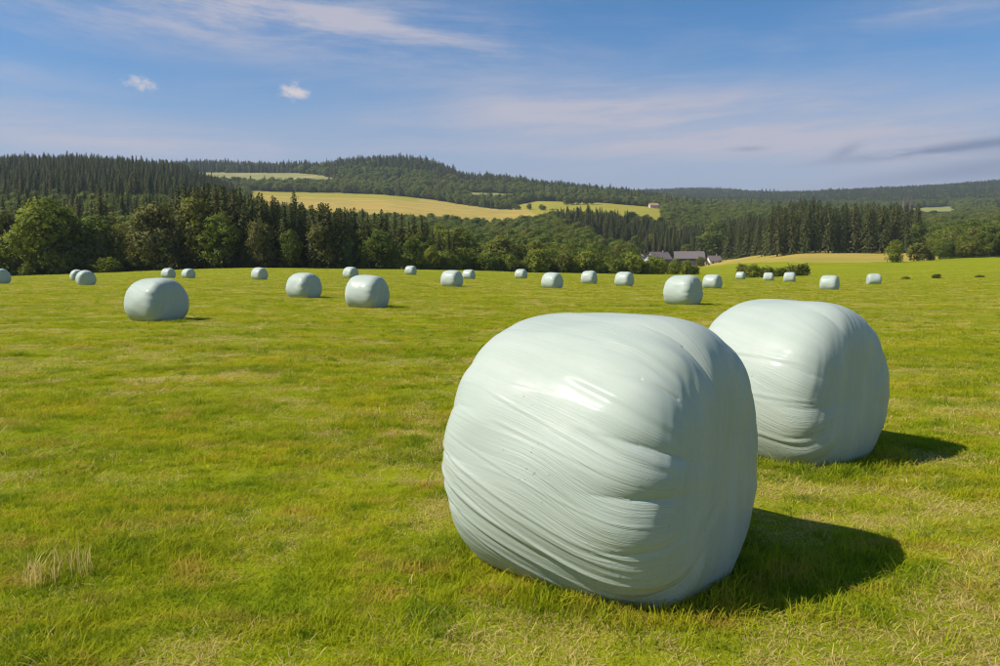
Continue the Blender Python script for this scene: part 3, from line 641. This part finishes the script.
def wood(dmin, dmax, spacing, seed, hs=(18, 12), umin=-60, umax=1060, extra=None):
    f = (lambda u, d: free(u, d) & extra(u, d)) if extra else free
    x, y, u, d = scatter(f, dmin, dmax, spacing, umin, umax, seed); rng = np.random.default_rng(seed + 50)
    con = rng.uniform(size=len(x)) < con_share(u, d); z = height(x, y)
    # group by clumps of similar height
    cl = vnoise(x / 38, y / 38, 9)
    for kind, m, H in (('spruce', con, hs[0]), ('broad', ~con, hs[1])):
        hh = H * np.where((d[m] > 1385) & (u[m] > 335) & (u[m] < 458), 1.22, 1.0) * (1 + np.where(d[m] > 1300, .30, .16) * cl[m] + rng.normal(0, .11, m.sum())); wd = rng.uniform(.9, 1.25, m.sum()) * np.clip(spacing / 7.5, .95, 3) ** .55
        STUFF[kind].append(np.stack([x[m], y[m], z[m] - .2, hh, wd, d[m], u[m]], 1))
wood(186, 262, 6.2, 1, (15, 9), umin=-60, umax=190)                      # behind the left belt
wood(262, 430, 7.2, 2, (14, 10), umin=-60, umax=470)
wood(196, 262, 7.0, 14, (15, 9.5), umin=190, umax=470)
wood(212, 330, 7.0, 3, (13, 7.0), umin=440, umax=640)
wood(330, 520, 7.6, 4, (15, 10), umin=470, umax=700)
wood(430, 850, 7.2, 5, (16.5, 10), umin=-60, umax=235)
wood(430, 700, 8.0, 16, (14.5, 10), umin=235, umax=780)
wood(380, 640, 8.2, 6, (21, 10), umin=770, umax=935)
wood(270, 520, 7.6, 7, (12, 9.5), umin=925, umax=1060)
wood(520, 1000, 9.5, 8, (17, 10.5), umin=740, umax=1060)
wood(850, 1130, 9.5, 9, (15, 10), umin=-60, umax=235)
wood(700, 1130, 9.5, 17, (14, 10), umin=235, umax=760)
wood(1090, 1420, 11, 10, (17, 11), umin=160, umax=700)
wood(1420, 1760, 10.5, 11, (17, 12), umin=160, umax=700)
wood(1000, 1750, 13, 12, (17, 12), umin=690, umax=1060)
wood(1750, 2750, 13.5, 13, (15, 12), umin=600, umax=1060)
wood(2500, 3300, 16, 15, (16, 13), umin=600, umax=830)

pcol = bpy.data.collections.new('tree_prototypes')      # not linked to the scene: only instanced
def joined(name, tm, cm):
    nv = len(tm.vertices); v1 = np.empty(nv * 3, np.float32); tm.vertices.foreach_get('co', v1); v2 = np.empty(len(cm.vertices) * 3, np.float32); cm.vertices.foreach_get('co', v2)
    f1 = np.array([list(p.vertices) for p in tm.polygons]); f2 = np.arange(len(cm.vertices)).reshape(-1, 4) + nv
    t = np.empty(len(cm.vertices), np.float32); cm.attributes['tint'].data.foreach_get('value', t)
    me = mesh_np(name, np.concatenate([v1, v2]).reshape(-1, 3), [f1, f2], None, False, {'tint': ('FLOAT', np.concatenate([np.zeros(nv, np.float32), t]))})
    me.polygons.foreach_set('use_smooth', np.ones(len(me.polygons), bool))
    n1 = np.empty(len(tm.vertices) * 3, np.float32); tm.vertices.foreach_get('normal', n1)
    n2 = np.empty(len(cm.loops) * 3, np.float32); cm.corner_normals.foreach_get('vector', n2)
    me.normals_split_custom_set_from_vertices(np.concatenate([n1, n2]).reshape(-1, 3).tolist())
    me.materials.append(M_BARK); me.materials.append(cm.materials[0])
    mi = np.concatenate([np.zeros(len(f1), np.int32), np.ones(len(f2), np.int32)]); me.polygons.foreach_set('material_index', mi); return me
def instancer(name, pts, rot, scl, idx, protos, label, cat):
    """one countless mass: points that carry copies of a few plants"""
    col = bpy.data.collections.new(name + '_prototypes')
    for i, me in enumerate(protos): col.objects.link(bpy.data.objects.new('%s_p%02d' % (name, i), me))
    me = bpy.data.meshes.new(name); me.vertices.add(len(pts)); me.vertices.foreach_set('co', np.asarray(pts, np.float32).ravel())
    for an, arr in (('rot', rot), ('scl', scl)):
        a = me.attributes.new(an, 'FLOAT_VECTOR', 'POINT'); a.data.foreach_set('vector', np.asarray(arr, np.float32).ravel())
    a = me.attributes.new('idx', 'INT', 'POINT'); a.data.foreach_set('value', np.asarray(idx, np.int32))
    o = link(name, me); tag(o, label, cat, kind='stuff')
    g = bpy.data.node_groups.new(name + '_scatter', 'GeometryNodeTree')
    g.interface.new_socket('Geometry', in_out='INPUT', socket_type='NodeSocketGeometry'); g.interface.new_socket('Geometry', in_out='OUTPUT', socket_type='NodeSocketGeometry')
    gi, go = g.nodes.new('NodeGroupInput'), g.nodes.new('NodeGroupOutput')
    ci = g.nodes.new('GeometryNodeCollectionInfo'); ci.inputs['Collection'].default_value = col; ci.inputs['Separate Children'].default_value = True; ci.inputs['Reset Children'].default_value = True
    iop = g.nodes.new('GeometryNodeInstanceOnPoints'); iop.inputs['Pick Instance'].default_value = True
    def na(n_, t_):
        n = g.nodes.new('GeometryNodeInputNamedAttribute'); n.data_type = t_; n.inputs['Name'].default_value = n_; return n.outputs['Attribute']
    g.links.new(gi.outputs[0], iop.inputs['Points']); g.links.new(ci.outputs[0], iop.inputs['Instance'])
    g.links.new(na('idx', 'INT'), iop.inputs['Instance Index']); g.links.new(na('rot', 'FLOAT_VECTOR'), iop.inputs['Rotation']); g.links.new(na('scl', 'FLOAT_VECTOR'), iop.inputs['Scale'])
    g.links.new(iop.outputs[0], go.inputs[0])
    md = o.modifiers.new('scatter', 'NODES'); md.node_group = g; return o

def wood_label(kind, u, d):
    k = 'spruce' if kind == 'spruce' else 'broadleaf tree'
    if u < 200: return ('%s in the mixed wood behind the left field-edge trees' % k, 'mixed wood on the left') if d < 430 else ('%s on the forested hillside at the left' % k, 'forested hillside on the left')
    if u < 470: return '%s in the wood behind the dark spruce belt' % k, 'wood behind the spruce belt'
    if u < 690: return '%s on the wooded valley slope between the shrubs and the ripe field' % k, 'wooded valley slope'
    if u < 915: return '%s in the plantation behind the farm and the dry strip' % k, 'plantation behind the farm'
    return '%s in the green wood at the right' % k, 'green wood at the right'
for kind, nind in (('spruce', 130), ('broad', 230)):
    A = np.concatenate(STUFF[kind]); A = A[np.argsort(-A[:, 3] / A[:, 5])]            # largest in the view first
    vis = A[(A[:, 6] > -5) & (A[:, 6] < 1005)][:nind]; key = set(map(tuple, vis[:, :2])); rest = A[[tuple(r[:2]) not in key for r in A]]
    for (x, y, z, H, wd, d, u) in vis:
        lab, grp = wood_label(kind, u, d); put_tree(kind, x, y, H, lab, grp + ', ' + ('spruces' if kind == 'spruce' else 'broadleaf trees'), wd)
    n = len(rest); s = rest[:, 3] / NATH[kind]
    print('individual', kind, len(vis), 'mass', n)
    instancer('spruce_forest' if kind == 'spruce' else 'broadleaf_forest', rest[:, :3], np.stack([np.zeros(n), np.zeros(n), RNG.uniform(0, 6.28, n)], 1), np.stack([s * rest[:, 4], s * rest[:, 4], s], 1),
              RNG.integers(0, len(PROT[kind]), n), [joined('%s_whole%d' % (kind, i), *p) for i, p in enumerate(PROT[kind])],
              'far dark spruce forest covering the hills' if kind == 'spruce' else 'far green broadleaf woodland on the slopes', 'forest')
for u, d in ((900, 1380), (903.5, 1384), (907, 1380)):
    tree_px('dry', u, 196 + random.uniform(0, 2), d, 'pale dead spruce standing out before the far right ridge', 'pale dead spruces before the far right ridge', 1.3)
for u in (759, 763, 767, 771):
    tree_px('spruce', u, 189.5, 2350, 'tree of the small clump on the far ridge left of the right hill', 'small clump on the far ridge', 1.6)

for i, (u, d) in enumerate(((515, 990), (517, 985), (519.5, 992), (529, 970), (541, 952), (543, 948), (566, 1040), (572, 1046), (578, 1050), (585, 1050), (592, 1052))):
    x_, y_, z_ = place(u, d); put_tree('broad', x_, y_, random.uniform(3.5, 8) if i < 6 else random.uniform(9, 12), ('hedge tree on the boundary between the tan and the green hill field' if i < 6 else 'tree of the round clump at the upper edge of the green hill field'), 'hedge trees between the hill fields' if i < 6 else 'clump above the green hill field', 1.3)

# ------------------------------------------------------------------ farm and far houses
def plain(name, col, rough=.8, var=.25, sc_=1.5):
    m, k, o = new_mat(name); pos = k.new('ShaderNodeTexCoord').outputs['Object']; n = k.noise(pos, sc_, 4, .6)
    c = k.mix(n, tuple(v * (1 - var) for v in col) + (1,), tuple(min(v * (1 + var), 1) for v in col) + (1,))
    b = k.new('ShaderNodeBsdfPrincipled'); k.l.new(c, b.inputs['Base Color']); b.inputs['Roughness'].default_value = rough
    bp = k.new('ShaderNodeBump'); bp.inputs['Distance'].default_value = .03; k.l.new(n, bp.inputs['Height']); k.l.new(bp.outputs[0], b.inputs['Normal']); k.l.new(b.outputs[0], o.inputs[0]); return m
M_SLATE = plain('grey_roofing', (.155, .125, .122), .92); M_DARKW = plain('dark_boarding', (.11, .09, .10)); M_WHITE = plain('white_render', (.72, .69, .66), .8, .08)
M_BRICK = plain('pale_brick', (.36, .27, .24)); M_ORANGE = plain('orange_tiles', (.34, .19, .12)); M_CREAM = plain('cream_render', (.60, .48, .36), .8, .1)
M_PANE = plain('window_pane', (.03, .035, .045), .15, .1)
def gabled(name, u, d, Lh, Wd, wall_h, ridge_h, rz, wm, rm, label, chim=True, sink=.3, zoff=0.0):
    x, y, z = place(u, d); e = link(name, None, None, (x, y, z - sink + zoff), (0, 0, rz)); tag(e, label, 'barn' if 'barn' in name else 'house', 'buildings of the farm' if d < 700 else 'far houses')
    a, b = Lh / 2, Wd / 2; w = Boxes(); w.add([(-a,-b,0),(a,-b,0),(a,b,0),(-a,b,0),(-a,-b,wall_h),(a,-b,wall_h),(a,b,wall_h),(-a,b,wall_h),(-a,0,ridge_h-.1),(a,0,ridge_h-.1)],
        [(0,3,2,1),(0,1,5,4),(2,3,7,6),(1,2,6,9,5),(3,0,4,8,7),(4,5,9,8),(6,7,8,9)])
    link('wall', w.mesh(name + '_wall', wm), e)
    o_, t = .5, .22; r = Boxes(); sl = (ridge_h - wall_h) / b
    for s in (-1, 1):
        y0, z0 = s * (b + o_), wall_h - sl * o_ + .06
        r.add([(-a-o_, y0, z0), (a+o_, y0, z0), (a+o_, 0, ridge_h+.06), (-a-o_, 0, ridge_h+.06), (-a-o_, y0, z0+t), (a+o_, y0, z0+t), (a+o_, 0, ridge_h+.06+t), (-a-o_, 0, ridge_h+.06+t)],
              [(0,3,2,1),(4,5,6,7),(0,1,5,4),(1,2,6,5),(2,3,7,6),(3,0,4,7)])
    rf = link('roof', r.mesh(name + '_roof', rm), e)
    if chim: c = Boxes(); c.box(a*.5-.35, a*.5+.35, -.35, .35, ridge_h - .8, ridge_h + 1.1); link('chimney', c.mesh(name + '_chimney', M_BRICK), rf)
    nwin = max(2, int(Lh / 3.5))
    for i in range(nwin):
        cx = -a + Lh * (i + .5) / nwin; q = Boxes()
        if i == nwin // 2: q.box(cx - .55, cx + .55, -b - .06, -b + .02, 0, 2.1); link('door', q.mesh(name + '_door', M_DARKW if wm is not M_DARKW else M_BRICK), e); continue
        q.box(cx - .5, cx + .5, -b - .05, -b + .02, wall_h * .35, wall_h * .35 + 1.2); wn = link('window', q.mesh(name + '_window', M_PANE), e)
        f = Boxes(); f.box(cx - .65, cx + .65, -b - .12, -b + .02, wall_h * .35 - .15, wall_h * .35 - .02); link('sill', f.mesh(name + '_sill', M_WHITE), wn)
    q = Boxes(); q.box(a - .02, a + .05, -.6, .6, wall_h * .4, wall_h * .4 + 1.3); link('window', q.mesh(name + '_gable_window', M_PANE), e)
    q = Boxes(); q.box(-a - .05, -a + .02, -.6, .6, wall_h * .4, wall_h * .4 + 1.3); link('window', q.mesh(name + '_gable_window2', M_PANE), e)
    return e
gabled('farm_barn', 688, 492, 18, 10.5, 5.0, 9.2, dg(-6), M_DARKW, M_SLATE, 'long farm barn with grey roof and dark walls', chim=False)
for u, top, d, w in ((651, 256, 470, .9), (664, 259, 468, .8), (675, 259, 466, 1.0), (684, 262, 464, 1.0), (700, 257, 470, .75), (719, 260, 474, .9), (708, 262.5, 466, .7)):
    tree_px('bush', u, top, d, 'leafy shrub growing close round the farm buildings', 'shrubs close round the farm', w)
gabled('farm_house', 658, 486, 13, 9, 4.4, 8.6, dg(24), M_BRICK, M_SLATE, 'farm house with white gable and purplish roof left of the long barn')
gabled('farm_shed', 648, 480, 7, 6, 3.6, 6.0, dg(62), M_WHITE, M_SLATE, 'white gabled shed at the left end of the farm', chim=False)
gabled('farm_cottage', 713, 486, 7.5, 6, 2.8, 5.8, dg(10), M_WHITE, M_SLATE, 'small white cottage with grey roof right of the long barn', zoff=-1.0)
gabled('village_house', 604, 380, 8, 6, 4.0, 7.0, dg(20), M_WHITE, M_CREAM, 'pale roofed house among the trees left of the farm', zoff=-.8)
gabled('village_house', 636, 445, 6, 6, 4.0, 6.6, dg(60), M_WHITE, M_CREAM, 'pale gable showing among the trees just left of the farm', zoff=.3)
gabled('hill_house', 652, 1070, 12, 8, 3.6, 6.6, dg(8), M_CREAM, M_ORANGE, 'cream house with orange roof at the right end of the ripe field')

# ------------------------------------------------------------------ grass
def grass_mat(name, straw):
    m, k, o = new_mat(name)
    pos = k.new('ShaderNodeNewGeometry').outputs['Position']; t = k.new('ShaderNodeAttribute', attribute_name='tint').outputs['Fac']; up = k.new('ShaderNodeAttribute', attribute_name='up').outputs['Fac']
    rnd = k.new('ShaderNodeObjectInfo').outputs['Random']
    big = k.noise(k.vscale(pos, .40, .80, .1), 1.0, 4, .6); mid = k.noise(k.vscale(pos, 2.3, 3.4, .1), 1.0, 4, .65); rows = k.noise(k.vscale(pos, .035, .55, .1), 1.0, 3, .5)
    if straw:
        c = k.mix(t, (.54, .39, .13, 1), (.80, .63, .28, 1)); c = k.mix(k.m('MULTIPLY', rnd, .5), c, (.52, .40, .07, 1))
    else:
        c = k.mix(t, (.245, .325, .004, 1), (.430, .455, .008, 1)); c = k.mix(k.ss(big, .46, .66), c, (.56, .495, .016, 1)); c = k.mix(k.m('MULTIPLY', k.ss(mid, .50, .68), .85), c, (.56, .38, .07, 1))
        lush = k.noise(k.vscale(pos, .75, 1.3, .1), 1.0, 3, .6); c = k.mix(k.m('MULTIPLY', k.ss(lush, .50, .36), .65), c, (.150, .270, .004, 1))
        c = k.mix(k.m('MULTIPLY', k.ss(mid, .48, .36), .8), c, (.095, .205, .004, 1)); c = k.mix(k.m('MULTIPLY', k.m('POWER', up, 3), .5), c, (.60, .50, .07, 1))
    c = k.mix(k.m('MULTIPLY', k.ss(rows, .5, .68), .45), c, k.mix(1.0, c, (.62, .74, .6, 1), 'MULTIPLY'))
    b = k.new('ShaderNodeBsdfPrincipled'); k.l.new(c, b.inputs['Base Color']); b.inputs['Roughness'].default_value = .7; b.inputs['Specular IOR Level'].default_value = .04
    tr = k.new('ShaderNodeBsdfTranslucent'); k.l.new(c, tr.inputs[0]); mx = k.new('ShaderNodeMixShader'); mx.inputs[0].default_value = .45
    k.l.new(b.outputs[0], mx.inputs[1]); k.l.new(tr.outputs[0], mx.inputs[2]); k.l.new(mx.outputs[0], o.inputs[0]); return m
M_GRASS, M_STRAW = grass_mat('grass_blades', False), grass_mat('straw_blades', True)
def tuft(name, seed, n, rad, h0, h1, wid, mat, lean=.5):
    rng = np.random.default_rng(seed); V = []; F = []; T = []; U = []
    for i in range(n):
        a, r = rng.uniform(0, 6.283), rad * math.sqrt(rng.uniform()); x, y = r * math.cos(a), r * math.sin(a); h = rng.uniform(h0, h1); w = wid * rng.uniform(.6, 1.3)
        la = rng.uniform(0, 6.283); ln = h * rng.uniform(.1, 1.0) * lean * 1.6; px, py = math.cos(la + 1.57) * w, math.sin(la + 1.57) * w; b = len(V); tt = rng.uniform()
        for s, (f, ww) in enumerate(((0, 1.0), (.4, .95), (.75, .6))):
            cx, cy, cz = x + math.cos(la) * ln * f ** 1.8, y + math.sin(la) * ln * f ** 1.8, h * f * (1 - .25 * lean * f) - .012
            V += [(cx - px * ww, cy - py * ww, cz), (cx + px * ww, cy + py * ww, cz)]; T += [tt, tt]; U += [f, f]
        V.append((x + math.cos(la) * ln, y + math.sin(la) * ln, h * (1 - .3 * lean) - .012)); T.append(tt); U.append(1.0)
        F += [(b, b + 1, b + 3, b + 2), (b + 2, b + 3, b + 5, b + 4), (b + 4, b + 5, b + 6, b + 6)]
    F = np.array(F); q = F[F[:, 2] != F[:, 3]]; t = F[F[:, 2] == F[:, 3]][:, :3]
    return mesh_np(name, np.array(V), [q, t], mat, True, {'tint': ('FLOAT', np.array(T, np.float32)), 'up': ('FLOAT', np.array(U, np.float32))})
GP = [tuft('tuft%d' % i, 400 + i, 44, .085, .018, .050 + .012 * (i % 3), .0019, M_GRASS, .75 + .2 * (i % 3)) for i in range(6)]
GP += [tuft('straw%d' % i, 420 + i, 36, .090, .012, .040, .0016, M_STRAW, 1.5) for i in range(3)]
GP += [tuft('tall%d' % i, 440 + i, 20, .07, .05, .11, .0019, M_GRASS, .7) for i in range(2)]
def build_grass():
    rng = np.random.default_rng(77); X = []; D = []
    def ring(d0, d1, rho, az0=-.86, az1=.86):
        n = int(rho * .5 * (az1 - az0) * (d1 * d1 - d0 * d0)); r = np.sqrt(rng.uniform(d0 * d0, d1 * d1, n)); a = rng.uniform(az0, az1, n); X.append(np.stack([r * np.sin(a), r * np.cos(a)], 1)); D.append(r)
    edges = np.concatenate([[.8, 2.2], np.geomspace(3, 235, 28)])
    for d0, d1 in zip(edges[:-1], edges[1:]):
        dm = (d0 + d1) / 2; ring(d0, d1, 520 if dm < 5 else 520 * (5 / dm) ** (1.42 if dm < 50 else 1.42 + .45 * (dm - 50) / 185))
    for (bx, by, rz) in BALES[:2]:          # longer grass left standing round the two near bales
        n = 900; t = rng.uniform(0, 6.283, n); e = np.maximum(np.abs(np.cos(t)), np.abs(np.sin(t))) ; ax, ay = np.cos(t) / e ** .7 * rng.uniform(.58, .86, n), np.sin(t) / e ** .7 * rng.uniform(.48, .80, n)
        X.append(np.stack([bx + ax * math.cos(rz) - ay * math.sin(rz), by + ax * math.sin(rz) + ay * math.cos(rz)], 1)); D.append(np.full(n, 5.0))
    ring_n = 1800; P = np.concatenate(X); d = np.concatenate(D); tallring = np.arange(len(P)) >= len(P) - ring_n; keep = np.ones(len(P), bool)
    for (bx, by, rz) in BALES:
        lx, ly = P[:, 0] - bx, P[:, 1] - by; c, s = math.cos(-rz), math.sin(-rz); ax, ay = lx * c - ly * s, lx * s + ly * c; keep &= ~((np.abs(ax) < .42) & (np.abs(ay) < .30))
    den = vnoise(P[:, 0] * .9, P[:, 1] * 1.4, 61) * .6 + vnoise(P[:, 0] * 2.6, P[:, 1] * 3.4, 62) * .4
    keep &= rng.uniform(size=len(P)) < np.clip(.80 + .55 * den, .22, 1)
    P, d, den, tallring = P[keep], d[keep], den[keep], tallring[keep]; z = height(P[:, 0], P[:, 1]); n = len(P)
    dry = vnoise(P[:, 0] * .55 + 7, P[:, 1] * 1.1, 63) * .45 + vnoise(P[:, 0] * 2.4, P[:, 1] * 3.2, 64) * .55
    idx = rng.integers(0, 6, n); r = rng.uniform(size=n)
    idx = np.where(r < np.clip(.33 + 1.5 * dry, .03, .95), 6 + rng.integers(0, 3, n), idx); idx = np.where((rng.uniform(size=n) < .05 + .10 * (den > .35)) & (idx < 6), 9 + rng.integers(0, 2, n), idx)
    idx = np.where(tallring & (rng.uniform(size=n) < .6), 9 + rng.integers(0, 2, n), idx)
    s = rng.uniform(.7, 1.25, n) * (1 + .25 * den) * np.clip((d / 5) ** .42, 1, 3.2); hgt = s / np.clip((d / 5) ** .30, 1, 2.0)
    print('grass tufts', n)
    instancer('grass', np.stack([P[:, 0], P[:, 1], z], 1), np.stack([rng.normal(0, .12, n), rng.normal(0, .12, n), rng.uniform(0, 6.28, n)], 1), np.stack([s, s, hgt], 1), idx, GP, 'short mown meadow grass with dry patches', 'grass')
build_grass()
gx, gy, gz = ground_hit(26, 592)
dt = tuft('dry_tuft', 500, 60, .10, .10, .27, .0020, M_STRAW, .55)
for (dx, dy, s, lab) in ((0, 0, 1.0, 'tall dry straw-coloured grass tuft in the left foreground'), (.13, .12, 1.05, 'slightly further dry grass tuft leaning beside the one in the left foreground')):
    o = link('dry_grass_tuft', dt if s == 1.0 else tuft('dry_tuft_b', 501, 34, .07, .12, .27, .0018, M_STRAW, .5), None, (gx + dx, gy + dy, gz), (0, -.12, 0)); tag(o, lab, 'grass tuft', 'dry grass tufts')

# ------------------------------------------------------------------ haze
def build_haze():
    me = bpy.data.meshes.new('haze'); b = Boxes(); b.box(-5300, 5300, -5300, 5300, -6, 345); me.from_pydata(b.v, [], b.f)
    m = bpy.data.materials.new('haze_air'); m.use_nodes = True; k = NT(m.node_tree); k.n.clear(); o = k.new('ShaderNodeOutputMaterial')
    v = k.new('ShaderNodeVolumePrincipled'); v.inputs['Color'].default_value = (.70, .83, 1.0, 1); v.inputs['Density'].default_value = .000095; v.inputs['Anisotropy'].default_value = .2
    v.inputs['Density Attribute'].default_value = ''; v.inputs['Color Attribute'].default_value = ''; v.inputs['Temperature Attribute'].default_value = ''
    k.l.new(v.outputs[0], o.inputs['Volume']); me.materials.append(m); ob = link('haze', me); tag(ob, 'thin bluish summer haze over the landscape', 'haze', kind='stuff'); ob.display_type = 'WIRE'
build_haze()
